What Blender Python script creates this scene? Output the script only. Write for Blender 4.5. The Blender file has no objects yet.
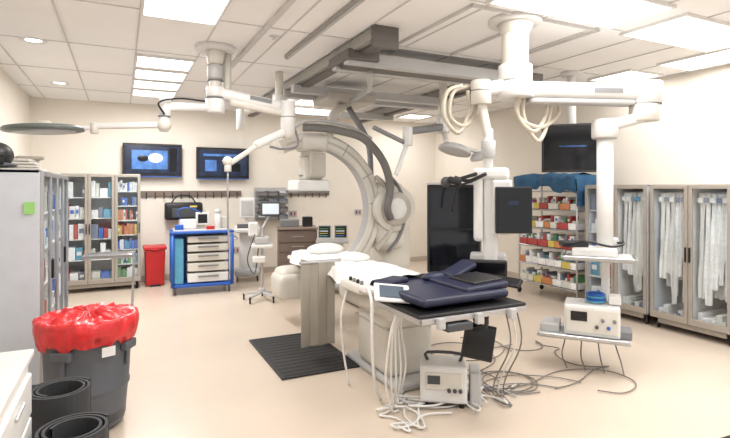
import bpy, bmesh, math, random
from mathutils import Vector, Matrix, Euler, noise
random.seed(7)
pi=math.pi
# ---------------------------------------------------------------- materials
def lin(c):
    return tuple(((x/255)/12.92 if x/255<=.04045 else ((x/255+.055)/1.055)**2.4) for x in c)+(1,)
MATS={}
def mat(name,col,rough=.5,metal=0,emit=0,var=.04,scale=6,bump=0,coat=0):
    if name in MATS: return MATS[name]
    m=bpy.data.materials.new(name); m.use_nodes=True; nt=m.node_tree; b=nt.nodes['Principled BSDF']
    c=lin(col)
    b.inputs['Roughness'].default_value=rough; b.inputs['Metallic'].default_value=metal
    b.inputs['Coat Weight'].default_value=coat
    tc=nt.nodes.new('ShaderNodeTexCoord'); n=nt.nodes.new('ShaderNodeTexNoise'); n.inputs['Scale'].default_value=scale
    n.inputs['Detail'].default_value=3
    nt.links.new(tc.outputs['Object'],n.inputs['Vector'])
    r=nt.nodes.new('ShaderNodeValToRGB')
    r.color_ramp.elements[0].position=.3; r.color_ramp.elements[1].position=.7
    r.color_ramp.elements[0].color=tuple(max(0,x*(1-var)) for x in c[:3])+(1,)
    r.color_ramp.elements[1].color=tuple(min(1,x*(1+var)) for x in c[:3])+(1,)
    nt.links.new(n.outputs['Fac'],r.inputs['Fac']); nt.links.new(r.outputs['Color'],b.inputs['Base Color'])
    if emit:
        b.inputs['Emission Color'].default_value=c; b.inputs['Emission Strength'].default_value=emit
    if bump:
        bp=nt.nodes.new('ShaderNodeBump'); bp.inputs['Strength'].default_value=bump; bp.inputs['Distance'].default_value=.02
        nt.links.new(n.outputs['Fac'],bp.inputs['Height']); nt.links.new(bp.outputs['Normal'],b.inputs['Normal'])
    MATS[name]=m; return m
def glassmat(name,tint=(250,252,253),k=.06):
    m=bpy.data.materials.new(name); m.use_nodes=True; nt=m.node_tree
    for n in list(nt.nodes): nt.nodes.remove(n)
    o=nt.nodes.new('ShaderNodeOutputMaterial'); mx=nt.nodes.new('ShaderNodeMixShader')
    t=nt.nodes.new('ShaderNodeBsdfTransparent'); t.inputs[0].default_value=lin(tint)
    g=nt.nodes.new('ShaderNodeBsdfGlossy'); g.inputs['Roughness'].default_value=.05
    mx.inputs[0].default_value=k
    nt.links.new(t.outputs[0],mx.inputs[1]); nt.links.new(g.outputs[0],mx.inputs[2]); nt.links.new(mx.outputs[0],o.inputs[0])
    MATS[name]=m; return m
WALL=mat('wall_paint',(231,224,213),.8,scale=2,var=.02)
CEIL=mat('ceiling_tile',(244,243,242),.8,scale=3,var=.012)
SEAM=mat('ceiling_seam',(204,202,200),.6)
FLOOR=mat('vinyl_floor',(206,191,175),.3,scale=1.2,var=.04)
BASEB=mat('baseboard_vinyl',(188,176,163),.5)
WHITE=mat('white_enamel',(222,221,219),.35)
CREAM=mat('cream_plastic',(212,208,199),.4)
CREAMD=mat('warm_grey_plastic',(182,177,168),.4)
LGREY=mat('light_grey_plastic',(182,182,182),.4)
MGREY=mat('mid_grey_plastic',(120,120,122),.45)
DGREY=mat('dark_grey_plastic',(68,70,74),.5)
BLACK=mat('black_plastic',(22,22,25),.45)
RUBBER=mat('black_rubber',(38,38,40),.6,scale=40,bump=.2)
MATROLL=mat('charcoal_rubber',(52,53,56),.7,scale=40,bump=.1)
STEEL=mat('brushed_steel',(190,190,192),.3,.9)
ALU=mat('anodised_frame',(166,159,150),.4,.25)
RAILG=mat('rail_grey',(158,155,150),.45,.2)
RAILD=mat('rail_dark',(104,100,96),.5,.3)
CABIN=mat('cabinet_interior',(238,238,236),.5)
CABSIDE=mat('cabinet_side_panel',(198,204,212),.4)
BROWN=mat('taupe_laminate',(112,96,86),.5)
HOOK=mat('taupe_rail',(118,104,94),.5)
BLUE=mat('blue_plastic',(34,88,176),.4)
BLUEC=mat('blue_cover',(44,90,126),.75,var=.25,scale=8,bump=.5)
NAVY=mat('navy_vinyl',(26,31,58),.5,var=.15)
RED=mat('red_bin_plastic',(190,34,36),.4)
REDBAG=mat('red_bag_film',(212,48,52),.3,var=.18,scale=12,bump=.6)
CANG=mat('grey_can_plastic',(88,92,99),.5,bump=.1)
SHEET=mat('white_linen',(238,238,236),.85,bump=.2)
BEIGEC=mat('beige_lead_vinyl',(160,153,141),.6,bump=.1)
HOSE=mat('beige_hose',(190,182,166),.5)
WCABLE=mat('white_cable',(222,220,216),.5)
GCABLE=mat('grey_cable',(120,114,108),.5)
GLASS=glassmat('cabinet_glass')
LENS=mat('light_lens',(255,252,248),.5,emit=4.5)
SCR=mat('screen_dark',(14,16,21),.12)
SCRB=mat('screen_blue',(70,110,170),.2,emit=.5,var=.5,scale=9)
SCRD=mat('screen_navy',(28,40,66),.2,emit=.15,var=.6,scale=5)
SCRG=mat('screen_green',(90,150,160),.2,emit=.4,var=.7,scale=40)
SCRW=mat('screen_white',(205,215,225),.2,emit=.35)
PAL=[mat('supply_%d'%i,c,.55,var=.1,scale=30) for i,c in enumerate([(235,235,235),(245,245,245),(70,110,190),(176,72,70),(90,150,96),(210,190,100),(120,130,150),(60,70,95),(215,215,205),(90,160,190),(200,132,84)])]
# ---------------------------------------------------------------- builder
def catmull(pts,n=6):
    P=[Vector(p) for p in pts]
    if len(P)<3: return P
    P=[2*P[0]-P[1]]+P+[2*P[-1]-P[-2]]
    out=[]
    for i in range(1,len(P)-2):
        a,b,c,d=P[i-1:i+3]
        for k in range(n):
            t=k/n
            out.append(.5*((2*b)+(-a+c)*t+(2*a-5*b+4*c-d)*t*t+(-a+3*b-3*c+d)*t**3))
    out.append(P[-2]); return out
class B:
    def __init__(s,name,loc=(0,0,0),rz=0):
        s.name=name; s.loc=Vector(loc); s.rz=rz; s.bm=bmesh.new(); s.mats=[]
    def mi(s,m):
        if m not in s.mats: s.mats.append(m)
        return s.mats.index(m)
    def add(s,verts,faces,m,smooth=False,M=None):
        i=s.mi(m); vs=[s.bm.verts.new((M@Vector(v)) if M else v) for v in verts]
        for f in faces:
            try:
                fc=s.bm.faces.new([vs[k] for k in f]); fc.material_index=i
                fc.smooth=smooth if isinstance(smooth,bool) else smooth(f)
            except ValueError: pass
    def addbm(s,t,m,M=None,smooth=False):
        t.verts.index_update()
        s.add([v.co.copy() for v in t.verts],[[v.index for v in f.verts] for f in t.faces],m,smooth,M); t.free()
    def box(s,c,size,m,rot=(0,0,0),bev=.006,seg=2,taper=None):
        t=bmesh.new(); bmesh.ops.create_cube(t,size=1)
        for v in t.verts:
            if taper and v.co.z>0: v.co.x*=taper[0]; v.co.y*=taper[1]
            v.co.x*=size[0]; v.co.y*=size[1]; v.co.z*=size[2]
        bev=min(bev,min(size)*.45)
        if bev>.0015: bmesh.ops.bevel(t,geom=t.edges[:],offset=bev,segments=seg,affect='EDGES',profile=.5)
        M=Matrix.Translation(c)@Euler(rot).to_matrix().to_4x4()
        s.addbm(t,m,M,bev>.03)
    def cyl(s,p0,p1,r0,m,r1=None,n=24,bev=True):
        r1=r0 if r1 is None else r1
        p0=Vector(p0);p1=Vector(p1); d=p1-p0; L=d.length
        M=Matrix.Translation(p0)@d.to_track_quat('Z','Y').to_matrix().to_4x4()
        e=min(.006,L*.2,r0*.3,r1*.3) if bev else 0
        prof=[(0,0),(r0-e,0),(r0,e),(r1,L-e),(r1-e,L),(0,L)]
        s.lathe(prof,m,M=M,n=n)
    def lathe(s,prof,m,c=(0,0,0),M=None,n=32,fn=None,smooth=True):
        if M is None: M=Matrix.Translation(c)
        vs=[];fs=[];rings=[]
        for k,(r,z) in enumerate(prof):
            if r<1e-6: rings.append([len(vs)]); vs.append(Vector((0,0,z)))
            else:
                rr=[]
                for j in range(n):
                    a=2*pi*j/n; v=Vector((r*math.cos(a),r*math.sin(a),z))
                    if fn: v=fn(v,a,k)
                    rr.append(len(vs)); vs.append(v)
                rings.append(rr)
        for a,b in zip(rings,rings[1:]):
            if len(a)==1 and len(b)==1: continue
            for j in range(n):
                k=(j+1)%n
                if len(a)==1: fs.append((a[0],b[k],b[j]))
                elif len(b)==1: fs.append((a[j],a[k],b[0]))
                else: fs.append((a[j],a[k],b[k],b[j]))
        s.add(vs,fs,m,smooth,M)
    def sphere(s,c,r,m,sc=(1,1,1),n=16):
        prof=[(r*math.sin(pi*i/n)*1.0,-r*math.cos(pi*i/n)) for i in range(n+1)]
        prof[0]=(0,-r);prof[-1]=(0,r)
        s.lathe(prof,m,M=Matrix.Translation(c)@Matrix.Diagonal((*sc,1)),n=20)
    def tube(s,pts,r,m,n=10,sm=True,seg=6):
        P=catmull(pts,seg) if sm else [Vector(p) for p in pts]
        vs=[];fs=[]; up=None
        for i,p in enumerate(P):
            t=(P[min(i+1,len(P)-1)]-P[max(i-1,0)])
            if t.length<1e-9: t=Vector((0,0,1))
            t.normalize()
            if up is None: up=t.orthogonal().normalized()
            else:
                up=(up-t*up.dot(t))
                up=up.normalized() if up.length>1e-6 else t.orthogonal().normalized()
            w=t.cross(up)
            for j in range(n):
                a=2*pi*j/n; vs.append(p+up*r*math.cos(a)+w*r*math.sin(a))
        for i in range(len(P)-1):
            for j in range(n):
                k=(j+1)%n; fs.append((i*n+j,i*n+k,(i+1)*n+k,(i+1)*n+j))
        fs.append(tuple(range(n))[::-1]); fs.append(tuple((len(P)-1)*n+j for j in range(n)))
        s.add(vs,fs,m,lambda f:len(f)==4)
    def bar(s,p0,p1,w,h,m,bev=.01):
        p0=Vector(p0);p1=Vector(p1);d=p1-p0;L=d.length
        x=d.normalized(); z=Vector((0,0,1)); y=z.cross(x).normalized(); z=x.cross(y)
        M=Matrix((x,y,z)).transposed().to_4x4(); M.translation=(p0+p1)/2
        t=bmesh.new(); bmesh.ops.create_cube(t,size=1)
        for v in t.verts: v.co=Vector((v.co.x*L,v.co.y*w,v.co.z*h))
        bmesh.ops.bevel(t,geom=t.edges[:],offset=min(bev,w*.45,h*.45),segments=3,affect='EDGES',profile=.5)
        s.addbm(t,m,M,True if bev>.02 else False)
    def arc(s,c,ri,ro,dy,a0,a1,m,n=48):
        vs=[];fs=[]; e=min(.02,dy*.2,(ro-ri)*.2)
        sec=[(ri,-dy/2+e),(ri+e,-dy/2),(ro-e,-dy/2),(ro,-dy/2+e),(ro,dy/2-e),(ro-e,dy/2),(ri+e,dy/2),(ri,dy/2-e)]
        K=len(sec)
        for i in range(n+1):
            a=a0+(a1-a0)*i/n
            for r,y in sec: vs.append((c[0]+r*math.cos(a),c[1]+y,c[2]+r*math.sin(a)))
        for i in range(n):
            for j in range(K):
                k=(j+1)%K; fs.append((i*K+j,i*K+k,(i+1)*K+k,(i+1)*K+j))
        fs.append(tuple(range(K))); fs.append(tuple(n*K+j for j in range(K))[::-1])
        s.add(vs,fs,m,False)
    def caster(s,x,y,r=.04,m=None):
        s.cyl((x-.012,y,r),(x+.012,y,r),r,m or BLACK,n=16); s.box((x,y,r*2+.01),(.03,.04,.03),m or BLACK,bev=.004)
    def monitor(s,c,w,h,screen,frame=BLACK,t=.04,rot=(0,0,0),bz=.015):
        R=Euler(rot).to_matrix()
        s.box(c,(w,t,h),frame,rot=rot,bev=.008)
        s.box(Vector(c)+R@Vector((0,-t/2-.001,0)),(w-2*bz,.004,h-2*bz),screen,rot=rot,bev=0)
    def done(s):
        bmesh.ops.recalc_face_normals(s.bm,faces=s.bm.faces[:])
        me=bpy.data.meshes.new(s.name); s.bm.to_mesh(me); s.bm.free()
        for m in s.mats: me.materials.append(m)
        o=bpy.data.objects.new(s.name,me); o.location=s.loc; o.rotation_euler=(0,0,s.rz)
        bpy.context.collection.objects.link(o); return o
def face(x,y): return -math.atan2(x,y)
def adopt(parent,*kids):
    bpy.context.view_layer.update()
    for k in kids:
        k.parent=parent; k.matrix_parent_inverse=parent.matrix_world.inverted()
# ---------------------------------------------------------------- room
XL,XR,YB,YN,H=-1.28,6.3,9.35,-2.0,3.03
b=B('floor'); b.box(((XL+XR)/2,(YB+YN)/2,-.05),(XR-XL+.2,YB-YN+.2,.1),FLOOR,bev=0); b.done()
b=B('ceiling'); b.box(((XL+XR)/2,(YB+YN)/2,H+.05),(XR-XL+.2,YB-YN+.2,.1),CEIL,bev=0); b.done()
b=B('wall_left'); b.box((XL-.05,(YB+YN)/2,H/2),(.1,YB-YN+.2,H),WALL,bev=0); b.done()
b=B('wall_right'); b.box((XR+.05,(YB+YN)/2,H/2),(.1,YB-YN+.2,H),WALL,bev=0); b.done()
b=B('wall_back'); b.box(((XL+XR)/2,YB+.05,H/2),(XR-XL,.1,H),WALL,bev=0); b.done()
b=B('baseboard_back'); b.box(((XL+XR)/2,YB-.008,.05),(XR-XL,.016,.1),BASEB,bev=.003); b.done()
b=B('baseboard_left'); b.box((XL+.008,(YB+YN)/2,.05),(.016,YB-YN,.1),BASEB,bev=.003); b.done()
b=B('baseboard_right'); b.box((XR-.008,(YB+YN)/2,.05),(.016,YB-YN,.1),BASEB,bev=.003); b.done()
b=B('trim_ceiling_grid')
x=.14-.61*2
while x<XR:
    b.box((x,(YB+YN)/2,H-.003),(.014,YB-YN,.010),SEAM,bev=0); x+=.61
y=3.06-1.31*4
while y<YB:
    b.box(((XL+XR)/2,y,H-.002),(XR-XL,.014,.008),SEAM,bev=0); y+=1.31
b.done()
panels=[(.14,.75,3.25,4.47),(.14,.75,5.83,6.38),(.14,.75,6.5,7.05),(.14,.75,7.17,7.72),(.14,.75,7.85,8.4),
(2.5,3.9,2.44,3.03),(4.13,5.47,2.5,3.12),(5.53,6.15,2.6,3.7),(5.48,6.1,3.98,4.6),(2.55,3.1,7.6,8.1),(4.95,5.5,8.2,8.7),
(.14,.75,.6,1.8),(2.5,3.9,.2,.8),(4.13,5.47,.2,.8)]  # this row: unseen panels, added beyond the view as fill light
for (x0,x1,y0,y1) in panels:
    b=B('ceiling_light_panel',((x0+x1)/2,(y0+y1)/2,H)); w=x1-x0;l=y1-y0
    for sx in(-1,1): b.box((sx*(w/2-.012),0,-.012),(.024,l,.03),WHITE,bev=.003)
    for sy in(-1,1): b.box((0,sy*(l/2-.012),-.012),(w-.048,.024,.03),WHITE,bev=.003)
    b.box((0,0,-.01),(w-.048,l-.048,.012),LENS,bev=0); o=b.done()
    L=bpy.data.lights.new('panel_lamp','AREA'); L.shape='RECTANGLE'; L.size=w*.9;L.size_y=l*.9; L.energy=46*w*l*(.3 if x0>5.4 else (1.7 if y0>5.5 else .95)); L.color=(1,.985,.965)
    lo=bpy.data.objects.new('panel_lamp',L); lo.location=(0,0,-.03); bpy.context.collection.objects.link(lo); lo.parent=o
for (x,y) in [(-.76,5.75),(-.75,7.93),(-.76,3.2)]:
    b=B('recessed_downlight',(x,y,H)); b.lathe([(.07,-.004),(.1,-.012),(.115,-.006),(.115,0)],WHITE); b.lathe([(0,-.003),(.072,-.003)],LENS); b.done()
for (x,y) in [(1.3,4.6),(3.4,7.2),(4.9,4.9)]:
    b=B('sprinkler_head',(x,y,H)); b.lathe([(.0,-.035),(.03,-.032),(.012,-.02),(.012,-.006),(.05,-.004),(.05,0)],WHITE,n=16); b.done()
# ceiling rails
b=B('ceiling_rail_system')
def rail(p0,p1,w,h,m): b.bar(p0,p1,w,h,m,bev=.006)
for x in (2.1,4.25):
    ys=3.9 if x<3 else 4.6
    rail((x,ys,2.965),(x,9.0,2.965),.24,.1,RAILG)
    rail((x,ys,2.905),(x,9.0,2.905),.10,.05,RAILD)
    b.box((x,ys,2.93),(.26,.05,.2),RAILD,bev=.01)
for y in (4.42,4.72): rail((1.95,y,2.86),(4.4,y,2.86),.10,.12,LGREY)
rail((2.0,4.57,2.82),(4.35,4.57,2.82),.2,.03,RAILD)
for y in (6.1,6.5,7.9): rail((1.95,y,2.86),(4.4,y,2.86),.12,.1,LGREY)
for x in (2.1,4.25): b.box((x,4.57,2.88),(.34,.5,.1),RAILD,bev=.01)
b.box((2.75,6.3,2.8),(.7,.6,.12),CREAMD,bev=.03)
b.tube([(2.3,4.6,2.8),(2.5,5.0,2.72),(2.7,5.5,2.78),(2.75,6.1,2.75)],.03,LGREY)
b.done()
b=B('trim_laminar_diffuser')
for x in (2.45,3.15,3.85): b.box((x,3.75,H-.012),(.02,1.3,.03),SEAM,bev=.003)
for y in (3.12,4.38): b.box((3.15,y,H-.012),(1.42,.02,.03),SEAM,bev=.003)
b.box((1.15,4.6,H-.02),(.04,2.6,.04),SEAM,bev=.003)
b.box((1.6,4.0,H-.02),(.05,2.4,.04),RAILG,bev=.003)
b.box((1.6,4.0,H-.045),(.03,2.4,.015),LGREY,bev=.003)
b.done()
# ---------------------------------------------------------------- cabinets
def supplies(b,x0,x1,y0,y1,z,hmax,pal=None,wmin=.03,wmax=.09,hmin=.4):
    pal=pal or PAL
    x=x0+.01
    while x<x1-.03:
        w=min(random.uniform(wmin,wmax),x1-x-.005)
        if random.random()<.9:
            h=hmax*random.uniform(hmin,.95); dd=random.uniform(.6,.95)*(y1-y0)
            b.box((x+w/2,y0+dd/2+random.uniform(0,.03),z+h/2),(w*.92,dd,h),random.choice(pal),bev=.002,seg=1)
            if random.random()<.4: b.box((x+w/2,y0-.001,z+h*.55),(w*.6,.004,h*.3),random.choice([PAL[0],PAL[2],PAL[6]]),bev=0)
        x+=w
def glass_cabinet(name,loc,rz,w,h,d,doors,style,frame=ALU,base=.12):
    b=B(name,loc,rz); t=.02
    b.box((t/2,d/2,(h+base)/2),(t,d,h-base),CABSIDE); b.box((w-t/2,d/2,(h+base)/2),(t,d,h-base),CABSIDE)
    b.box((w/2,d-.01,(h+base)/2),(w-2*t,.02,h-base),CABIN,bev=0)
    b.box((w/2,d/2,h-.015),(w,d,.03),frame); b.box((w/2,d/2,base+.015),(w,d,.03),frame)
    for x in (.05,w-.05):
        for y in (.06,d-.06): b.cyl((x,y,0),(x,y,base),.018,BLACK,n=12)
    b.box((w/2,.03,base-.03),(w-.14,.02,.05),frame,bev=.003)
    dw=w/doors
    for i in range(doors):
        x0=i*dw;x1=x0+dw; f=.04; zc=(h+base)/2; hh=h-base-.02
        for x in (x0+f/2+.003,x1-f/2-.003): b.box((x,-.012,zc),(f,.024,hh),frame,bev=.004)
        b.box(((x0+x1)/2,-.012,h-.01-f/2),(dw-2*f,.024,f),frame,bev=.004)
        b.box(((x0+x1)/2,-.012,base+.01+f*.9),(dw-2*f,.024,f*1.8),frame,bev=.004)
        b.box(((x0+x1)/2,-.010,zc),(dw-2*f,.005,hh-2*f),GLASS,bev=0)
        hx=x1-.022 if i%2==0 else x0+.022
        b.box((hx,-.032,zc),(.014,.02,.16),BLACK,bev=.004)
        if i<doors-1: b.box((x1,d/2,zc),(.012,d-.06,hh-.06),CABIN,bev=0)
        st=style[i]
        if st=='hang':
            b.cyl((x0+.04,.1,h-.09),(x1-.04,.1,h-.09),.008,STEEL,n=8)
            for row in range(2):
                n=5; yy=.08+.12*row
                for k in range(n):
                    cx=x0+f+.02+(dw-2*f-.04)*(k+.5)/n; ln=random.uniform(.8,1.15)*(h-base-.3)/1.12
                    vs=[];fs=[];K=10
                    for r in range(K+1):
                        z=h-.1-ln*r/K; ww=.5*(dw-2*f-.04)/n*(1.08+.08*math.sin(r*1.7+k))
                        for q in range(5):
                            u=q/4-.5
                            vs.append((cx+u*2*ww*.95,yy+.02*math.sin(q*2.2+r*.5+k),z))
                    for r in range(K):
                        for q in range(4): fs.append((r*5+q,r*5+q+1,r*5+q+6,r*5+q+5))
                    b.add(vs,fs,random.choice([SHEET,WHITE,PAL[1],PAL[0]]),True)
                    if row==0: b.box((cx,yy-.035,h-.17),(.05,.004,.05),PAL[random.choice([0,9,6])],bev=0)
            supplies(b,x0+f,x1-f,.05,d-.1,base+.03,.14,[PAL[0],PAL[8],PAL[6]])
        else:
            n=5 if st=='big' else 7
            for k in range(n):
                z=base+.05+(h-base-.1)*k/n
                b.box(((x0+x1)/2,d/2+.01,z),(dw-.03,d-.06,.014),CABIN,bev=0)
                if st=='big': supplies(b,x0+f-.01,x1-f+.01,.03,d*.7,z+.008,(h-base)/5-.07,[PAL[0],PAL[1],PAL[8],PAL[0],PAL[2],PAL[3],PAL[6],PAL[9],PAL[1]],.05,.13)
                else:
                    p=[[PAL[4],PAL[0]],[PAL[9],PAL[0],PAL[4]],[PAL[1],PAL[2],PAL[9]],[PAL[5],PAL[3],PAL[10]],[PAL[3],PAL[10],PAL[0]],[PAL[7],PAL[2],PAL[6]],[PAL[2],PAL[0],PAL[0]]][k]
                    supplies(b,x0+f-.01,x1-f+.01,.03,d*.7,z+.008,(h-base)/7-.05,p,.02,.05,hmin=.6)
    return b.done()
glass_cabinet('supply_cabinet',(-.82,8.72,0),0,1.1,1.82,.55,3,['big','big','small'])
glass_cabinet('tall_supply_cabinet',(5.5,4.64,0),-pi/2,.86,1.64,.72,2,['big','hang'])
glass_cabinet('catheter_cabinet',(5.5,3.74,0),-pi/2,.86,1.64,.72,2,['hang','hang'])
glass_cabinet('catheter_cabinet',(5.5,2.84,0),-pi/2,.86,1.64,.72,2,['hang','hang'])
glass_cabinet('catheter_cabinet',(5.5,1.94,0),-pi/2,.86,1.64,.72,2,['hang','hang'])
SIDE=glass_cabinet('side_supply_cabinet',(-.55,4.46,0),pi/2,2.0,1.74,.68,4,['big']*4,frame=STEEL,base=.1)
b=B('folded_drape_stack',(-.78,5.15,1.741))
for k in range(4): b.box((random.uniform(-.02,.02),0,.013+.026*k),(.34-.03*k,.42,.024),CREAM,rot=(0,0,random.uniform(-.1,.1)),bev=.01)
b.box((.05,.1,.12),(.2,.2,.03),BEIGEC,rot=(0,0,.3),bev=.01); b.done()
b=B('face_shield_helmet',(-.86,4.65,1.741)); b.sphere((0,0,.11),.12,BLACK,(1,1.15,.85)); b.lathe([(.125,.02),(.145,.03),(.125,.05)],DGREY); b.box((0,-.13,.07),(.16,.02,.07),SCR,bev=.01); b.done()
b=B('wall_display_monitor',(-.92,3.4,1.5),pi/2); b.box((0,.02,0),(.55,.05,.34),BLACK); b.box((0,-.008,0),(.5,.006,.3),SCR,bev=0); b.box((0,.2,0),(.08,.3,.08),BLACK,bev=.01); b.done()
b=B('green_tag',(-.555,4.448,1.45)); b.box((-.06,0,0),(.07,.004,.09),mat('green_label',(150,205,120),.6),bev=0); adopt(SIDE,b.done())
b=B('drawer_counter',(-.80,1.6,0))
b.box((0,0,.46),(.88,1.96,.8),WHITE,bev=.006); b.box((0,0,.885),(.92,2.0,.03),mat('counter_laminate',(222,221,216),.3),bev=.008); b.box((0,0,.03),(.8,1.86,.06),DGREY,bev=0)
for j in range(3):
    for k in range(4):
        yc=-.65+.65*j; z=.15+.19*k
        b.box((.445,yc,z),(.02,.63,.175),WHITE,bev=.006); b.box((.46,yc,z+.04),(.012,.16,.014),STEEL,bev=.004)
b.done()
# ---------------------------------------------------------------- trash can
b=B('trash_can',(-.2,3.86,0))
b.lathe([(0,.02),(.215,.02),(.225,.04),(.245,.25),(.247,.26),(.255,.27),(.257,.29),(.251,.30),(.268,.62),(.28,.63),(.282,.70),(.27,.705),(.255,.68),(.23,.06),(0,.05)],CANG,n=48)
for k in range(4):
    a=pi/2*k-.5
    b.box((.28*math.cos(a),.28*math.sin(a),.55),(.05,.13,.06),CANG,rot=(0,0,a),bev=.012)
    b.box((.27*math.cos(a),.27*math.sin(a),.48),(.02,.03,.12),CANG,rot=(0,0,a),bev=.006)
for k in range(5):
    a=2*pi*k/5+.3; b.sphere((.15*math.cos(a),.15*math.sin(a),.02),.03,BLACK,(1,1,.66))
def bagfn(v,a,k):
    c=(math.cos(a),math.sin(a))
    n=noise.noise(Vector((c[0]*3,c[1]*3,k*.5))); n2=noise.noise(Vector((c[0]*9,c[1]*9,k*.45+5)))
    n3=noise.noise(Vector((c[0]*20,c[1]*20,k*.3+9)))
    inner=k>=8
    f=1+(.025*n+.03*n2+.03*n3)*(2.2 if inner else 1)
    dz=(.05*n+.035*n2) if k<2 else ((.05*n+.035*n2+.015*n3) if inner else .012*n2)
    return Vector((v.x*f,v.y*f,v.z+dz))
b.lathe([(.292,.585),(.30,.61),(.306,.64),(.312,.67),(.315,.70),(.313,.73),(.305,.748),(.285,.752),(.26,.735),(.22,.73),(.18,.75),(.13,.745),(.08,.765),(.04,.76),(0,.76)],REDBAG,n=120,fn=bagfn)
b.box((.13,-.29,.56),(.08,.004,.06),WHITE,rot=(0,0,.35),bev=0)
b.done()
def rolled(name,loc,r,h,turns):
    b=B(name,loc); vs=[];fs=[];N=int(turns*32)
    for i in range(N+1):
        a=2*pi*i/32; rr=r-(r*.35)*i/N
        for (dr,z) in ((0,0),(0,h),(-.012,h),(-.012,0)):
            vs.append(((rr+dr)*math.cos(a+.5),(rr+dr)*math.sin(a+.5),z))
    for i in range(N):
        for j in range(4):
            k=(j+1)%4; fs.append((i*4+j,i*4+k,(i+1)*4+k,(i+1)*4+j))
    fs.append((0,1,2,3)); b.add(vs,fs,MATROLL,False)
    b.lathe([(r+.003,h*.62),(r+.008,h*.62),(r+.008,h*.66),(r+.003,h*.66),(r+.003,h*.62)],DGREY); return b.done()
rolled('rolled_rubber_mat',(-.27,2.86,0),.15,.62,2.6)
rolled('rolled_rubber_mat',(-.18,2.46,0),.15,.58,2.4)
b=B('anti_fatigue_mat',(1.56,4.63,0)); b.box((0,0,.008),(.72,1.2,.016),RUBBER,bev=.007)
for k in range(14): b.box((0,-.55+.085*k,.017),(.66,.01,.003),RUBBER,bev=0)
b.done()
# ---------------------------------------------------------------- back wall
for (x,z,s) in [(.49,2.08,1),(1.66,2.05,0)]:
    b=B('wall_monitor',(x,9.25,z)); b.monitor((0,0,0),.93,.55,SCR,t=.05,bz=.03)
    b.box((0,.06,0),(.4,.07,.3),DGREY,bev=.01); b.box((0,-.01,-.285),(.93,.05,.016),BLUE,bev=.004)
    b.box((0,-.028,0),(.85,.004,.46),SCRD,bev=0)
    if s:
        b.box((-.05,-.031,.0),(.56,.004,.32),SCRB,bev=0); b.sphere((.04,-.035,.03),.09,SCRW,(1.3,.03,.9)); b.sphere((-.16,-.034,.02),.06,SCR,(1.4,.03,.9)); b.box((.32,-.032,0),(.12,.004,.4),SCR,bev=0)
    else:
        b.box((-.05,-.031,.14),(.6,.004,.04),SCRB,bev=0); b.box((.1,-.031,.04),(.25,.004,.015),SCRW,bev=0); b.box((-.22,-.031,-.05),(.2,.004,.2),SCRB,bev=0); b.box((.15,-.031,-.08),(.3,.004,.14),SCR,bev=0)
    b.done()
for x,w in ((1.15,1.7),(3.3,.9)):
    b=B('wall_hook_rail',(x,9.33,1.5)); b.box((0,0,0),(w,.03,.1),HOOK,bev=.006)
    n=int(w/.14)
    for k in range(n):
        xx=-w/2+.09+(w-.18)*k/(n-1); b.tube([(xx,-.01,.02),(xx,-.07,.01),(xx,-.08,-.06),(xx,-.05,-.08)],.009,BLACK,n=6)
    b.done()
b=B('hanging_equipment_bag',(.98,9.19,1.2)); b.box((0,0,0),(.62,.16,.3),BLACK,bev=.04,seg=3); b.box((0,-.09,-.03),(.4,.03,.16),DGREY,bev=.012)
b.box((.15,-.1,.08),(.12,.02,.03),PAL[5],bev=.004)
b.tube([(-.2,0,.14),(-.1,.02,.26),(.1,.02,.26),(.2,0,.14)],.012,BLACK); b.done()
b=B('wall_bin_rack',(2.55,9.22,1.3))
b.box((0,.1,0),(.62,.02,.62),LGREY)
for r in range(4):
    for c in range(3):
        x=-.2+.2*c; z=-.24+.15*r
        b.box((x,0,z-.05),(.18,.18,.01),MGREY,bev=0); b.box((x,-.09,z-.025),(.18,.01,.05),MGREY,bev=0)
        for sx in(-.085,.085): b.box((x+sx,0,z-.01),(.008,.18,.09),MGREY,bev=0)
        b.box((x,.01,z-.01),(.13,.12,.07),random.choice([PAL[0],BROWN,DGREY,PAL[6]]),bev=.004)
b.done()
for x,z in ((.1,.5),(1.9,.45),(3.0,1.1),(4.4,1.1)):
    b=B('wall_outlet',(x,9.343,z)); b.box((0,0,0),(.16,.012,.12),LGREY,bev=.003); b.box((-.035,-.007,0),(.03,.004,.06),DGREY,bev=0); b.box((.035,-.007,0),(.03,.004,.06),RED,bev=0); b.done()
b=B('red_waste_bin',(.5,8.95,0)); b.box((0,0,.3),(.27,.3,.58),RED,bev=.02,taper=(1.15,1.15)); b.box((0,0,.62),(.35,.38,.06),RED,bev=.015); b.box((0,-.18,.6),(.12,.03,.03),RED,bev=.006); b.box((0,-.13,.015),(.16,.1,.03),BLACK); b.done()
b=B('blue_procedure_cart',(1.13,8.15,0),face(1.13,8.2)*.4)
W=.86;D=.55
for sx in(-1,1):
    for sy in(-1,1):
        b.tube([(sx*W/2,sy*D/2,.12),(sx*W/2,sy*D/2,.9)],.028,BLUE,sm=False); b.caster(sx*(W/2-.04),sy*(D/2-.03),.055,DGREY)
b.box((0,0,.13),(W,D,.05),BLUE,bev=.012); b.box((0,0,.93),(W+.06,D+.06,.04),BLUE,bev=.015); b.box((0,0,.955),(W-.02,D-.02,.02),LGREY,bev=.006)
b.box((0,.22,.52),(W-.06,.03,.74),BLUE)
for k,(z,h) in enumerate([(.24,.15),(.4,.14),(.55,.13),(.69,.12),(.82,.11)]):
    b.box((.08,0,z),(.6,D-.06,h-.015),CREAM if k else WHITE,bev=.012); b.box((.08,-D/2+.005,z+.02),(.3,.02,.022),MGREY,bev=.006)
b.box((-.34,-.02,.5),(.13,D-.1,.68),PAL[9],bev=.01)
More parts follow.
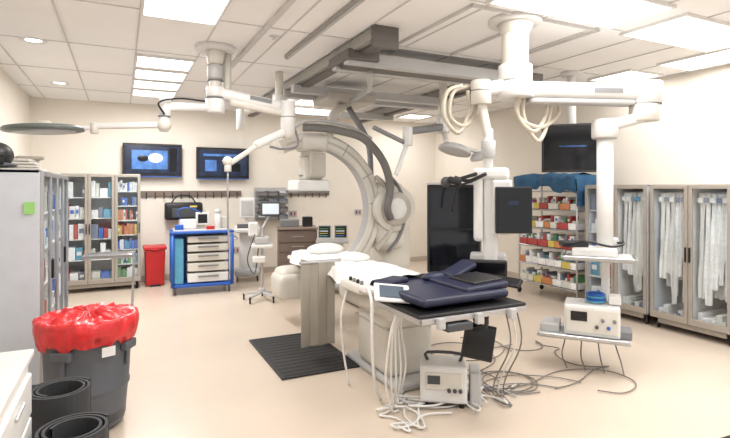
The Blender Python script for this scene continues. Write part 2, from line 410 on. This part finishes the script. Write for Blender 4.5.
b.tube([(W/2,-D/2,.8),(W/2+.08,-D/2,.82),(W/2+.08,D/2,.82),(W/2,D/2,.8)],.012,STEEL)
b.box((-.2,.05,1.04),(.25,.2,.15),WHITE,bev=.02); b.monitor((.02,.05,1.12),.2,.2,SCR,WHITE,.06,bz=.03); b.cyl((.25,0,.96),(.25,0,1.2),.05,WHITE); b.sphere((.25,0,1.22),.055,LGREY)
b.box((.33,.1,1.05),(.12,.15,.18),CREAM,bev=.01); b.tube([(-.3,0,1.1),(-.35,-.1,1.25),(-.2,-.1,1.3),(0,-.1,1.22)],.01,BLUE,n=6)
b.box((-.33,-.1,1.0),(.12,.12,.08),BLUE,bev=.01); b.box((.12,-.15,.99),(.12,.1,.05),RED,bev=.01)
b.done()
b=B('ultrasound_machine',(1.98,8.75,0),-.2)
b.box((0,0,.15),(.42,.5,.12),LGREY,bev=.04,seg=3)
for sx in(-1,1):
    for sy in(-1,1): b.caster(sx*.17,sy*.2,.05)
b.box((0,.05,.5),(.26,.3,.7),WHITE,bev=.05,seg=3); b.box((0,-.12,.9),(.42,.36,.07),WHITE,rot=(.15,0,0),bev=.02); b.box((0,-.12,.945),(.34,.26,.012),DGREY,rot=(.15,0,0),bev=.003)
b.cyl((0,.1,.85),(0,.1,1.2),.03,WHITE); b.box((0,.05,1.25),(.26,.06,.36),WHITE,bev=.02); b.box((0,.015,1.25),(.2,.01,.26),LGREY,bev=.004); b.done()
b=B('rolling_monitor_stand',(1.81,7.06,0),face(1.81,7.06))
for k in range(5):
    a=2*pi*k/5+.3; b.bar((0,0,.12),(.27*math.cos(a),.27*math.sin(a),.085),.04,.03,LGREY); b.caster(.27*math.cos(a),.27*math.sin(a),.032)
b.cyl((0,0,.1),(0,0,1.05),.02,STEEL); b.cyl((0,0,.1),(0,0,.18),.05,LGREY)
b.box((0,-.02,.78),(.3,.26,.05),WHITE,bev=.015); b.box((0,-.03,.86),(.2,.18,.1),LGREY,bev=.02); b.box((-.04,-.1,.6),(.18,.14,.09),WHITE,bev=.02)
b.monitor((.12,-.02,1.30),.28,.2,SCRW,DGREY,.04,rot=(-.1,0,0),bz=.025); b.tube([(0,0,1.0),(.05,.04,1.1),(.12,.04,1.24)],.018,LGREY)
b.box((-.12,-.05,1.02),(.14,.1,.2),WHITE,bev=.02); b.tube([(-.1,-.1,.95),(-.2,-.1,.6),(-.1,-.1,.4),(-.05,-.05,.75)],.008,DGREY,n=6); b.done()
b=B('taupe_supply_cart',(2.62,7.95,0),-.25)
b.box((0,0,.5),(.62,.55,.84),BROWN,bev=.012); b.box((0,0,.945),(.66,.6,.03),mat('cart_top',(136,120,108),.4),bev=.008)
for k in range(5): b.box((0,-.28,.18+.155*k),(.58,.02,.14),BROWN,bev=.006); b.box((0,-.295,.2+.155*k),(.2,.015,.014),STEEL,bev=.003)
for sx in(-1,1):
    for sy in(-1,1): b.caster(sx*.26,sy*.22,.035)
b.box((-.12,0,1.02),(.3,.3,.12),MGREY,bev=.01); b.box((.18,.05,1.04),(.16,.2,.16),BLACK,bev=.01); b.done()
b=B('patient_monitor_cart',(2.95,7.2,0),face(2.95,7.2))
b.box((0,0,.11),(.5,.5,.08),LGREY,bev=.03)
for sx in(-1,1):
    for sy in(-1,1): b.caster(sx*.2,sy*.2,.035)
b.box((0,.02,.45),(.34,.36,.62),CREAM,bev=.02); b.box((0,0,.78),(.5,.44,.04),LGREY,bev=.01)
for x,s in((-.12,SCRG),(.13,SCRB)):
    b.monitor((x,-.05,.93),.2,.2,SCR,LGREY,.08)
    for k in range(4): b.box((x-.01,-.094,.87+.035*k),(.13,.003,.012),[s,PAL[5],SCRW,PAL[4]][k],bev=0)
b.box((0,-.17,.6),(.3,.02,.12),LGREY); b.done()
b=B('mayo_stand',(-.12,6.6,0),-.1)
b.tube([(-.2,-.22,.05),(-.2,.22,.05)],.014,STEEL,sm=False); b.tube([(.25,-.22,.05),(.25,.22,.05)],.014,STEEL,sm=False); b.tube([(-.2,.0,.05),(.25,.0,.05)],.014,STEEL,sm=False)
for x in(-.2,.25):
    for y in(-.22,.22): b.caster(x,y,.02)
b.tube([(.24,0,.05),(.25,0,.5),(.25,0,.78),(.15,0,.8)],.014,STEEL); b.box((0,0,.8),(.52,.36,.015),STEEL,bev=.004)
for sy in(-.18,.18): b.box((0,sy,.815),(.52,.01,.03),STEEL,bev=.002)
for sx in(-.26,.26): b.box((sx,0,.815),(.01,.36,.03),STEEL,bev=.002)
b.done()
# ---------------------------------------------------------------- left boom
b=B('surgical_light_boom',(0,0,0))
b.cyl((.86,5.22,3.03),(.86,5.22,2.985),.2,WHITE); b.cyl((.86,5.22,2.985),(.86,5.22,2.85),.1,CREAM,r1=.075)
b.cyl((.86,5.22,2.85),(.86,5.22,2.45),.06,CREAM)
b.cyl((.86,5.22,2.84),(.86,5.22,2.7),.08,LGREY); b.cyl((.86,5.22,2.62),(.86,5.22,2.52),.09,WHITE); b.cyl((.86,5.22,2.5),(.86,5.22,2.36),.095,WHITE)
b.cyl((.86,5.22,2.515),(.86,5.22,2.505),.097,MGREY); b.cyl((.86,5.22,2.69),(.86,5.22,2.68),.082,MGREY)
b.cyl((.99,5.30,3.02),(.99,5.30,2.5),.045,CREAM)
b.bar((.86,5.22,2.42),(.40,5.16,2.38),.09,.08,WHITE,bev=.03)
b.cyl((.38,5.16,2.46),(.38,5.16,2.28),.055,WHITE); b.cyl((.37,5.14,2.28),(.37,5.14,2.14),.045,WHITE); b.cyl((.37,5.14,2.29),(.37,5.14,2.28),.057,MGREY)
b.bar((.37,5.13,2.2),(-.22,5.24,2.17),.06,.055,WHITE,bev=.02)
b.sphere((.37,5.13,2.2),.065,CREAM)
b.cyl((-.22,5.24,2.2),(-.22,5.24,2.1),.035,CREAM)
b.bar((-.2,5.24,2.15),(-.38,5.26,2.15),.04,.04,WHITE,bev=.015)
M=Matrix.Translation((-.62,5.3,2.13))@Matrix.Rotation(-.05,4,'Y')
b.lathe([(0,.03),(.2,.03),(.31,.018),(.325,0),(.32,-.018),(.28,-.026),(0,-.026)],mat('light_head_grey',(104,112,110),.4),M=M,n=40); b.lathe([(0,-.027),(.25,-.027),(.25,-.03),(0,-.03)],LGREY,M=M,n=40); b.lathe([(0,.075),(.05,.07),(.08,.03)],CREAM,M=M)
b.bar((.86,5.22,2.57),(1.5,5.04,2.44),.12,.11,WHITE,bev=.04)
b.box((1.28,5.035,2.5),(.22,.006,.04),MGREY,rot=(0,.19,-.27),bev=0)
b.bar((1.0,5.18,2.48),(1.55,5.03,2.38),.10,.09,CREAM,bev=.03)
b.cyl((1.56,5.02,2.5),(1.56,5.02,2.18),.075,WHITE); b.sphere((1.56,5.02,2.17),.07,CREAM); b.cyl((1.56,5.02,2.34),(1.56,5.02,2.33),.077,MGREY)
b.bar((1.56,5.02,2.2),(1.2,4.96,2.02),.085,.08,WHITE,bev=.03); b.bar((1.25,4.97,2.04),(.96,4.99,1.84),.06,.05,CREAM,bev=.02)
b.cyl((.94,4.99,1.9),(.94,4.99,1.76),.035,WHITE); b.sphere((.94,4.99,1.86),.05,CREAM)
b.tube([(.94,4.99,1.78),(.94,4.99,1.4),(.95,4.99,1.0)],.009,STEEL,n=8)
b.tube([(.37,5.1,2.3),(.32,5.05,2.4),(.5,5.1,2.46),(.75,5.15,2.46)],.009,BLACK,n=8)
b.tube([(1.62,5.0,2.25),(1.66,5,2.05),(1.5,4.98,2.0),(1.35,4.97,2.02)],.012,MGREY,n=8)
b.done()
b=B('radiation_shield_arm')
b.cyl((1.75,6.0,3.03),(1.75,6.0,2.7),.05,CREAM); b.cyl((1.75,6.0,2.75),(1.75,6.0,2.6),.08,WHITE)
b.bar((1.75,6.0,2.66),(1.3,6.1,2.5),.08,.07,CREAM,bev=.03); b.cyl((1.3,6.1,2.55),(1.3,6.1,2.3),.05,WHITE); b.done()
# ---------------------------------------------------------------- C-arm
b=B('c_arm_xray_machine',(2.12,5.9,1.33))
b.arc((0,0,0),.77,.945,.24,math.radians(118),math.radians(-102),CREAM,n=64)
b.arc((0,0,0),.84,.87,.25,math.radians(114),math.radians(-98),CREAMD,n=64)
b.arc((0,0,0),.765,.775,.16,math.radians(110),math.radians(-96),LGREY,n=64)
b.arc((0,0,0),.94,.96,.14,math.radians(84),math.radians(-72),LGREY,n=64)
for a in (60,30,5):
    a=math.radians(a); b.box((.855*math.cos(a),-.122,.855*math.sin(a)),(.17,.006,.008),MGREY,rot=(0,-a,0),bev=0)
b.box((.02,0,.82),(.34,.34,.2),CREAM,bev=.05,seg=3); b.cyl((.02,0,.78),(.0,0,.42),.13,CREAM,r1=.15); b.box((0,-.02,.5),(.24,.28,.3),CREAM,bev=.04)
b.cyl((.012,0,.66),(.012,0,.65),.145,CREAMD)
b.box((-.02,0,.30),(.42,.42,.14),WHITE,bev=.03,seg=3); b.box((-.02,0,.222),(.4,.4,.02),MGREY,bev=.006); b.box((-.02,0,.36),(.38,.38,.02),MGREY,bev=.006)
b.box((.02,-.2,.55),(.2,.1,.3),CREAMD,bev=.03)
b.box((-.12,0,-.86),(.62,.42,.34),CREAM,bev=.10,seg=4); b.cyl((-.05,0,-.72),(-.05,0,-.6),.14,LGREY,r1=.1); b.box((-.3,-.05,-.9),(.34,.46,.3),CREAM,bev=.08,seg=4)
b.box((-.12,-.215,-.86),(.3,.012,.012),CREAMD,bev=0)
b.box((1.08,.06,-.1),(.42,.5,.9),CREAM,bev=.12,seg=5); b.cyl((1.1,-.22,.0),(1.1,-.1,.0),.3,CREAM); b.cyl((1.1,-.25,.0),(1.1,-.21,.0),.22,CREAMD); b.cyl((1.1,-.27,.0),(1.1,-.24,.0),.14,WHITE)
b.box((1.28,.25,-.35),(.5,.4,1.1),CREAM,bev=.12,seg=5)
b.arc((.55,-.2,-.05),.5,.56,.06,math.radians(60),math.radians(-60),CREAMD)
b.arc((.62,-.22,-.05),.60,.63,.05,math.radians(55),math.radians(-55),MGREY)
b.box((1.2,.35,-1.12),(1.1,.7,.4),CREAM,bev=.12,seg=4)
b.tube([(-.15,-.15,1.0),(.05,-.2,1.0),(.3,-.25,.97),(.6,-.3,.88),(.86,-.3,.62),(.97,-.3,.3),(.93,-.3,.02),(1.0,-.25,-.12)],.05,mat('conduit_grey',(112,110,108),.5),n=16)
b.tube([(-.35,-.05,.9),(-.1,-.2,1.08),(.4,-.2,1.05),(.75,-.2,.9)],.022,LGREY)
b.tube([(.2,-.1,.9),(.35,.1,1.2),(.55,.3,1.36),(.63,.4,1.40)],.06,CREAM,n=14)
b.tube([(.9,.1,.3),(.95,.3,.9),(.7,.4,1.38)],.04,MGREY,n=12)
b.done()
# ---------------------------------------------------------------- table
b=B('patient_table',(2.07,3.85,0))
b.box((.14,0,.03),(.6,.95,.06),LGREY,bev=.025,seg=3)
b.box((.08,-.02,.32),(.46,.62,.56),CREAM,bev=.10,seg=5); b.box((.08,0,.62),(.56,.9,.14),CREAM,bev=.05,seg=4)
b.box((.08,-.02,.46),(.47,.63,.02),CREAMD,bev=.008)
b.box((.03,.6,.745),(.5,3.1,.05),CREAM,bev=.02)
b.box((.03,.72,.80),(.48,2.75,.06),NAVY,bev=.025)
for sx in(-1,1):
    b.box((.03+sx*.285,-.1,.73),(.014,2.0,.035),STEEL,bev=.003)
    for k in range(5): b.box((.03+sx*.266,-.95+.45*k,.73),(.03,.03,.025),STEEL,bev=.003)
TABLE=b.done()
b=B('bed_sheet',(2.10,4.68,.845)); nx,ny=24,44; vs=[];fs=[]
for j in range(ny+1):
    for i in range(nx+1):
        u=(i/nx-.5)*1.0; v=(j/ny-.5)*2.1+.05*u
        x=u; z=0.0
        if abs(u)>.27:
            e=abs(u)-.27; x=math.copysign(.27+e*.25,u); z=-e*.75*(.7+.5*noise.noise(Vector((v*2,u,3))))
        z+=.02*noise.noise(Vector((u*5,v*4,0)))+.014*noise.noise(Vector((u*12,v*9,2)))
        x+=.02*math.sin(v*14)*max(0,abs(u)-.27)*4
        vs.append((x,v,z+.012))
for j in range(ny):
    for i in range(nx): a=j*(nx+1)+i; fs.append((a,a+1,a+nx+2,a+nx+1))
b.add(vs,fs,SHEET,True); b.sphere((.02,.7,.05),.2,SHEET,(1.1,.8,.35)); b.sphere((.1,.1,.03),.16,SHEET,(1.0,1.4,.3)); SHEETO=b.done()
b=B('navy_pads',(2.1,3.0,.83))
b.box((-.02,-.02,.03),(.74,.56,.06),NAVY,rot=(0,0,.04),bev=.028,seg=3)
b.box((.2,.0,.075),(.38,.5,.045),NAVY,rot=(0,-.06,0),bev=.02,seg=3)
b.box((.24,-.05,.105),(.26,.3,.03),BLACK,rot=(0,-.06,0),bev=.012,seg=3)
b.box((-.2,.42,.04),(.28,.16,.05),NAVY,rot=(0,0,.5),bev=.022,seg=3)
b.box((.3,.22,.13),(.3,.14,.04),NAVY,rot=(.2,-.25,.3),bev=.018,seg=3)
b.sphere((.1,.25,.08),.08,NAVY,(1.6,.7,.5))
b.box((.48,-.05,.07),(.08,.36,.03),BLACK,rot=(0,-.7,.2),bev=.01)
PADS=b.done()
b=B('foot_extension',(2.1,2.95,.0))
b.box((0,0,.79),(.88,.62,.025),BLACK,bev=.008); b.box((0,-.32,.765),(.86,.02,.035),STEEL,bev=.004)
b.box((-.43,0,.765),(.02,.62,.035),STEEL,bev=.004); b.box((.43,0,.765),(.02,.62,.035),STEEL,bev=.004)
for x in(-.3,.0,.28): b.box((x,-.345,.75),(.05,.04,.07),LGREY,bev=.006)
b.box((-.15,-.3,.71),(.2,.1,.05),DGREY,bev=.008)
b.tube([(.1,-.3,.74),(.12,-.26,.66),(.14,-.1,.60)],.015,BLACK); EXT=b.done()
b=B('tablet_controller',(1.68,3.02,.875),face(1.68,3.02))
b.box((0,0,0),(.25,.18,.02),WHITE,rot=(.5,.1,.12),bev=.009); b.box((0.0,-.008,.012),(.17,.12,.004),mat('tablet_glass',(84,96,110),.15),rot=(.5,.1,.12),bev=0)
b.tube([(0,.03,-.02),(.03,.06,-.05),(.08,.05,-.08)],.014,DGREY); TAB=b.done()
b=B('side_console',(1.70,3.62,.78))
b.box((0,0,.03),(.16,.36,.07),CREAM,rot=(0,.15,0),bev=.02); b.box((-.01,-.25,.05),(.14,.12,.05),WHITE,rot=(0,.2,0),bev=.015)
for k in range(4): b.cyl((-.02,-.12+.07*k,.06),(-.02,-.12+.07*k,.1),.014,BLACK if k%2 else MGREY,n=12)
b.tube([(-.05,-.3,.06),(-.10,-.45,.0),(-.12,-.5,-.3),(-.05,-.4,-.6),(.05,-.3,-.765)],.012,WCABLE)
b.tube([(-.04,.1,.02),(-.12,.05,-.2),(-.08,.1,-.5),(-.05,.05,-.765)],.009,WCABLE); CON=b.done()
b=B('black_touch_display',(2.3,2.86,.5),face(2.3,2.9))
b.monitor((0,0,0),.22,.25,SCR,BLACK,.035,rot=(-.1,.15,0)); b.box((0,.035,0),(.1,.04,.12),DGREY); b.tube([(0,.05,.05),(-.02,.06,.12),(-.05,.08,.24)],.014,BLACK); DISP=b.done()
adopt(TABLE,SHEETO,PADS,EXT,TAB,CON,DISP)
b=B('lead_skirt_shield',(1.68,4.45,0))
for k in range(4):
    b.box((-.13+.085*k,.01*(k%2),.50),(.088,.012,.78),BEIGEC,rot=(0,0,.16*(-1)**k),bev=.004)
b.bar((-.19,0,.9),(.24,.02,.9),.03,.03,STEEL); S1=b.done()
b=B('lead_skirt_curtain',(1.76,4.95,0))
for k in range(5):
    b.box((.01*(k%2),-.22+.1*k,.52),(.012,.10,.62),BEIGEC,rot=(0,0,.08*(-1)**k),bev=.004)
S2=b.done(); adopt(TABLE,S1,S2)
b=B('power_injector_unit',(2.18,3.12,0),face(2.25,3.22))
b.box((0,0,.17),(.34,.28,.27),WHITE,bev=.02); b.box((0,-.145,.2),(.26,.01,.12),CREAM,bev=.003); b.box((-.07,-.152,.21),(.09,.01,.06),DGREY,bev=.002)
for k in range(3): b.cyl((.04+.04*k,-.14,.14),(.04+.04*k,-.17,.14),.014,DGREY,n=12)
for x in(-.13,.13):
    for y in(-.1,.1): b.cyl((x,y,0),(x,y,.04),.02,BLACK,n=12)
b.tube([(-.12,0,.3),(-.12,0,.36),(.12,0,.36),(.12,0,.3)],.012,DGREY,seg=3)
b.box((.23,0,.13),(.08,.22,.26),LGREY,bev=.015); b.done()
# ---------------------------------------------------------------- center boom
b=B('ceiling_monitor_boom')
C=(3.01,3.26)
b.cyl((*C,3.03),(*C,2.99),.22,WHITE,n=40); b.cyl((*C,2.99),(*C,2.9),.15,CREAM,r1=.115,n=32); b.cyl((*C,2.92),(*C,2.6),.11,CREAM,n=32)
b.cyl((*C,2.64),(*C,2.50),.14,WHITE,n=32); b.cyl((*C,2.49),(*C,2.36),.16,WHITE,n=32); b.cyl((*C,2.505),(*C,2.485),.145,MGREY,n=32)
b.bar((3.01,3.26,2.43),(4.15,2.86,2.43),.2,.14,WHITE,bev=.05)
b.box((3.72,2.905,2.43),(.26,.01,.04),MGREY,rot=(0,0,-.337),bev=0)
b.bar((3.1,3.22,2.34),(4.0,2.9,2.34),.14,.05,LGREY,bev=.02)
b.cyl((4.12,2.86,2.52),(4.12,2.86,2.33),.14,WHITE,n=32); b.cyl((4.12,2.86,2.335),(4.12,2.86,2.325),.135,MGREY,n=32); b.cyl((4.1,2.85,2.325),(4.1,2.85,2.18),.12,CREAM,n=32)
b.bar((4.1,2.85,2.22),(3.83,3.03,2.14),.14,.1,WHITE,bev=.04)
b.cyl((3.83,3.03,2.2),(3.83,3.03,2.04),.11,WHITE,n=28); b.cyl((3.83,3.03,2.05),(3.83,3.03,1.06),.068,WHITE,n=24); b.cyl((3.83,3.03,2.06),(3.83,3.03,2.03),.1,LGREY,n=24)
b.bar((3.0,3.26,2.47),(2.7,3.36,2.42),.14,.12,WHITE,bev=.04); b.cyl((2.72,3.35,2.5),(2.72,3.35,2.3),.085,CREAM); b.cyl((2.72,3.35,2.42),(2.72,3.35,2.41),.087,MGREY)
b.bar((2.72,3.35,2.32),(2.78,3.33,2.02),.07,.07,CREAM,bev=.02)
b.cyl((2.78,3.33,2.1),(2.78,3.33,1.76),.04,WHITE); b.cyl((2.78,3.33,2.0),(2.78,3.33,1.85),.06,LGREY)
for k,(x0,x1,zb) in enumerate([(2.4,2.62,2.06),(2.46,2.68,2.12),(3.0,3.28,2.08),(3.06,3.32,2.0),(3.0,3.42,2.12)]):
    y0=3.42 if x0<2.8 else 3.2
    b.tube([(x1,y0-.02,2.42),(x1+.03,y0,2.25),((x0+x1)/2+.02,y0-.01,zb),(x0,y0+.01,2.2),(x0+.04,y0+.02,2.4),(x1-.04,y0,2.46)],.018,HOSE,n=10)
BOOM=b.done()
b=B('monitor_bank',(2.78,3.33,0),face(2.78,3.33))
b.box((.02,0,1.72),(.3,.12,.1),WHITE,bev=.03)
b.box((-.08,0,1.45),(.08,.1,.6),WHITE,bev=.03); b.box((.02,.02,1.32),(.12,.1,.8),WHITE,bev=.03)
b.box((.0,.05,.98),(.3,.12,.14),LGREY,bev=.02)
b.box((.11,-.02,1.44),(.16,.09,.46),WHITE,bev=.02); b.monitor((.20,-.09,1.42),.29,.38,SCR,BLACK,.05,rot=(0,0,.12)); b.box((.2,-.118,1.48),(.08,.002,.035),SCRD,rot=(0,0,.12),bev=0)
b.tube([(-.12,0,1.66),(-.25,-.05,1.6),(-.3,-.02,1.4)],.01,BLACK)
b.box((-.02,-.12,.90),(.34,.06,.22),BLACK,rot=(.1,0,0),bev=.01); b.box((-.02,-.155,.90),(.3,.004,.18),SCR,rot=(.1,0,0),bev=0)
BANK=b.done()
b=B('video_camera',(2.50,3.42,1.66),face(2.5,3.4)); b.box((0,0,.0),(.12,.12,.06),BLACK,rot=(0,.2,0),bev=.02); b.box((.09,0,.03),(.2,.05,.03),BLACK,rot=(0,-.3,0),bev=.01); b.sphere((-.07,0,-.01),.045,DGREY); b.tube([(.0,0,.03),(.12,.02,.0),(.26,.02,.06)],.015,BLACK); CAMO=b.done()
b=B('display_panel',(2.79,3.85,0),face(2.8,3.8)+.15)
b.box((.01,0,1.22),(.49,.07,.82),BLACK,bev=.012)
for k in range(2):
    b.box((.01,-.037,1.415-.395*k),(.45,.006,.375),SCR,bev=0)
    b.box((.01,-.041,1.415-.395*k),(.40,.003,.32),mat('screen_black_glass',(24,26,32),.1),bev=0)
b.box((0.01,0,1.64),(.5,.09,.02),LGREY,bev=.005)
b.box((.28,.02,1.2),(.04,.08,.9),WHITE,bev=.01)
b.box((.1,-.02,.78),(.46,.14,.12),BLACK,bev=.02); b.bar((.26,.02,1.6),(.3,-.3,1.7),.05,.05,WHITE); PAN=b.done()
adopt(BOOM,BANK,CAMO,PAN)
b=B('equipment_shelf',(3.78,3.06,0),face(3.78,3.06))
b.box((0,0,.99),(.54,.42,.03),LGREY,bev=.01)
for sx in(-1,1): b.bar((sx*.29,-.2,1.0),(sx*.29,.2,1.0),.015,.03,STEEL)
b.bar((-.28,-.22,1.0),(.28,-.22,1.0),.015,.03,STEEL)
b.box((-.03,.0,1.04),(.36,.3,.07),WHITE,bev=.015); b.box((-.2,0,1.1),(.22,.14,.05),BLACK,rot=(0,0,.4),bev=.01)
b.tube([(-.25,-.1,1.08),(-.1,-.18,1.14),(.1,-.12,1.1),(.2,.0,1.12),(.0,.1,1.12)],.01,BLACK,n=8)
b.cyl((.08,.08,1.0),(.08,.08,1.16),.085,LGREY)
b.box((.06,.14,.65),(.07,.05,.7),WHITE,bev=.01)
b.box((-.12,-.0,.31),(.74,.46,.03),LGREY,bev=.01)
b.bar((-.48,-.23,.32),(.24,-.23,.32),.015,.03,STEEL)
b.box((-.05,-.02,.46),(.44,.32,.26),WHITE,bev=.015); b.box((-.05,-.185,.46),(.40,.01,.2),CREAM,bev=.003)
b.box((-.15,-.19,.5),(.13,.01,.08),SCR,bev=0)
for k in range(4): b.cyl((-.01+.045*k,-.185,.42+.06*(k%2)),(-.01+.045*k,-.21,.42+.06*(k%2)),.015,[DGREY,MGREY,BLUE,MGREY][k],n=12)
b.box((.21,-.05,.36),(.1,.2,.07),MGREY,bev=.01)
b.box((-.39,-.02,.36),(.16,.26,.08),LGREY,bev=.012)
for k in range(4): b.lathe([(.07,.6+.02*k),(.085,.61+.02*k),(.07,.62+.02*k),(.055,.61+.02*k),(.07,.6+.02*k)],BLUE if k%2 else PAL[9],c=(-.02,-.02,0))
b.box((.13,0,.63),(.1,.16,.07),WHITE,bev=.01)
for k in range(4): b.tube([(-.3+.15*k,.1,.31),(-.28+.14*k,.16,.2),(-.3+.16*k,.05,.08),(-.25+.15*k,-.1,.012)],.006,GCABLE,n=6)
SH=b.done(); adopt(BOOM,SH)
b=B('ceiling_hung_monitor',(4.87,4.3,0),face(4.87,4.3)+.05)
b.cyl((0,.2,3.03),(0,.2,2.15),.05,WHITE); b.cyl((0,.2,3.03),(0,.2,2.98),.13,WHITE); b.box((0,.1,2.08),(.2,.2,.25),DGREY,bev=.02)
b.monitor((0,0,2.08),.7,.58,SCR,BLACK,.06,bz=.025); b.box((.0,-.032,2.1),(.3,.002,.015),SCRB,bev=0); b.done()
b=B('exam_light_boom')
b.cyl((3.7,5.3,3.03),(3.7,5.3,2.4),.05,CREAM); b.cyl((3.7,5.3,2.5),(3.7,5.3,2.3),.08,WHITE); b.cyl((3.7,5.3,3.03),(3.7,5.3,2.98),.13,WHITE)
b.bar((3.7,5.3,2.38),(3.05,5.1,2.27),.1,.09,MGREY,bev=.03); b.cyl((3.05,5.1,2.32),(3.05,5.1,2.1),.06,WHITE)
b.bar((3.05,5.1,2.15),(2.87,5.06,1.75),.05,.05,WHITE,bev=.015); b.bar((3.05,5.1,2.12),(2.6,5.12,2.3),.05,.05,MGREY,bev=.015)
b.bar((3.7,5.3,2.33),(3.5,4.95,2.15),.06,.06,CREAM,bev=.02)
b.bar((3.55,4.9,2.11),(3.85,4.75,2.03),.05,.05,CREAM,bev=.015)
b.lathe([(0,.06),(.14,.05),(.2,.0),(.19,-.03),(0,-.03)],LGREY,M=Matrix.Translation((3.55,4.85,2.05))@Matrix.Rotation(.3,4,'Y'))
b.lathe([(0,.06),(.12,.05),(.16,.0),(.15,-.03),(0,-.03)],LGREY,M=Matrix.Translation((3.85,4.7,1.98))@Matrix.Rotation(-.3,4,'Y'))
b.done()
# ---------------------------------------------------------------- covered wire rack
b=B('wire_supply_rack',(5.5,5.9,0),-pi/2); W=1.12;D=.5
for x in(0.02,W-.02):
    for y in(.02,D-.02): b.cyl((x,y,.08),(x,y,1.72),.014,STEEL,n=10); b.caster(x,y,.04)
for k in range(6):
    z=.2+.27*k; b.bar((0,.0,z),(W,.0,z),.012,.02,STEEL); b.bar((0,D,z),(W,D,z),.012,.02,STEEL); b.box((W/2,D/2,z),(W,D,.006),STEEL,bev=0)
    x=.03
    while x<W-.1 and k<5:
        w=random.choice([.12,.16,.2]); w=min(w,W-.03-x); m=random.choice([PAL[0],PAL[8],PAL[5],PAL[3],PAL[8],PAL[10],PAL[1],PAL[1]])
        b.box((x+w/2,.16,z+.06),(w*.9,.3,.09),m,bev=.008,taper=(1.06,1.0))
        supplies(b,x,x+w,.06,.3,z+.08,.13,wmin=.03,wmax=.07,pal=[PAL[0],PAL[1],PAL[8],PAL[6],PAL[4],PAL[3]]); x+=w
b.box((W/2,D/2,1.68),(W,D,.1),mat('rack_top_board',(60,100,125),.7),bev=.01)
RK=b.done()
b=B('blue_cover',(5.5,5.9,0),-pi/2); vs=[];fs=[];NX=60;prof=[(.48,1.76),(.3,1.79),(.1,1.80),(0,1.79),(-.06,1.75),(-.07,1.69),(-.07,1.64),(-.06,1.58)]
for i in range(NX+1):
    x=-.03+1.18*i/NX
    for j,(y,z) in enumerate(prof):
        n=noise.noise(Vector((x*6,j*.6,1))); vs.append((x,y-.04*abs(n)*(j>2)+.018*math.sin(x*26+j*.4)*(j>3),z+.05*n+(.14*noise.noise(Vector((x*4,9,0))) if j==7 else 0)))
J=len(prof)
for i in range(NX):
    for j in range(J-1): fs.append((i*J+j,(i+1)*J+j,(i+1)*J+j+1,i*J+j+1))
b.add(vs,fs,BLUEC,True)
vs=[];fs=[]
for i in range(17):
    y=-.07+.56*i/16
    for j in range(9):
        z=1.78-.42*j/8; vs.append((1.16+.025*math.sin(i*1.9+j*.3),y,z))
for i in range(16):
    for j in range(8): fs.append((i*9+j,(i+1)*9+j,(i+1)*9+j+1,i*9+j+1))
b.add(vs,fs,BLUEC,True); adopt(RK,b.done())
# ---------------------------------------------------------------- cables
b=B('floor_cables')
def walk(p,n,step,r,m,box,z=.012,ang=None):
    x,y=p; a=ang if ang is not None else random.uniform(0,2*pi); pts=[(x,y,z)]; turn=random.uniform(-.5,.5)
    for i in range(n):
        turn+=random.uniform(-.3,.3); turn=max(-.8,min(.8,turn)); a+=turn
        x+=step*math.cos(a); y+=step*math.sin(a)
        if not(box[0]<x<box[1]): a=pi-a; x=max(box[0],min(box[1],x))
        if not(box[2]<y<box[3]): a=-a; y=max(box[2],min(box[3],y))
        pts.append((x,y,z+random.uniform(0,.006)))
    b.tube(pts,r,m,n=6,seg=4)
for k in range(8): walk((2.0+random.uniform(-.2,.2),3.1),12,.10,.008,WCABLE,(1.62,2.55,2.8,3.3),.012+.004*k)
for k in range(3): walk((2.2,3.2),14,.12,.007,[LGREY,MGREY,LGREY][k%3],(1.7,2.7,2.8,3.5))
for k in range(4): walk((3.3+random.uniform(-.4,.4),2.9),18,.17,.005,[GCABLE,GCABLE,MGREY][k%3],(2.6,3.9,2.45,3.9))
for k in range(2): walk((2.9,3.5),16,.19,.005,GCABLE,(2.4,4.2,3.0,4.4))
for k in range(5):
    x=1.68+.05*k; y=2.95+.05*k
    b.tube([(x,y,.77),(x-.04,y+.02,.6),(x-.06+.02*k,y+.05,.3),(x+.02,y+.12,.05),(x+.1,y+.15,.012)],.008,WCABLE,n=6)
for k in range(3):
    x=2.42+.05*k; b.tube([(x,2.72,.76),(x+.03,2.70,.5),(x+.02,2.85,.2),(x+.15,3.0,.012),(x+.4,3.1,.012)],.006,[GCABLE,WCABLE,GCABLE][k],n=6)
b.tube([(2.95,1.62,.012),(3.0,1.75,.012),(3.1,1.84,.012),(3.25,1.85,.012),(3.5,1.84,.012)],.014,BLACK,n=8)
b.done()
# ---------------------------------------------------------------- world & camera
w=bpy.data.worlds.new('world'); bpy.context.scene.world=w; w.use_nodes=True
w.node_tree.nodes['Background'].inputs[0].default_value=(1,.99,.98,1); w.node_tree.nodes['Background'].inputs[1].default_value=1.0
cd=bpy.data.cameras.new('camera'); cd.sensor_width=36; cd.lens=36*500/730; cd.shift_y=-31/730; cd.clip_start=.05
co=bpy.data.objects.new('camera',cd); co.location=(0,0,1.6); co.rotation_euler=(pi/2,0,-math.atan2(.4386,.8987)); bpy.context.collection.objects.link(co)
bpy.context.scene.camera=co
bpy.context.scene.view_settings.view_transform='Standard'
bpy.context.scene.view_settings.exposure=-.05
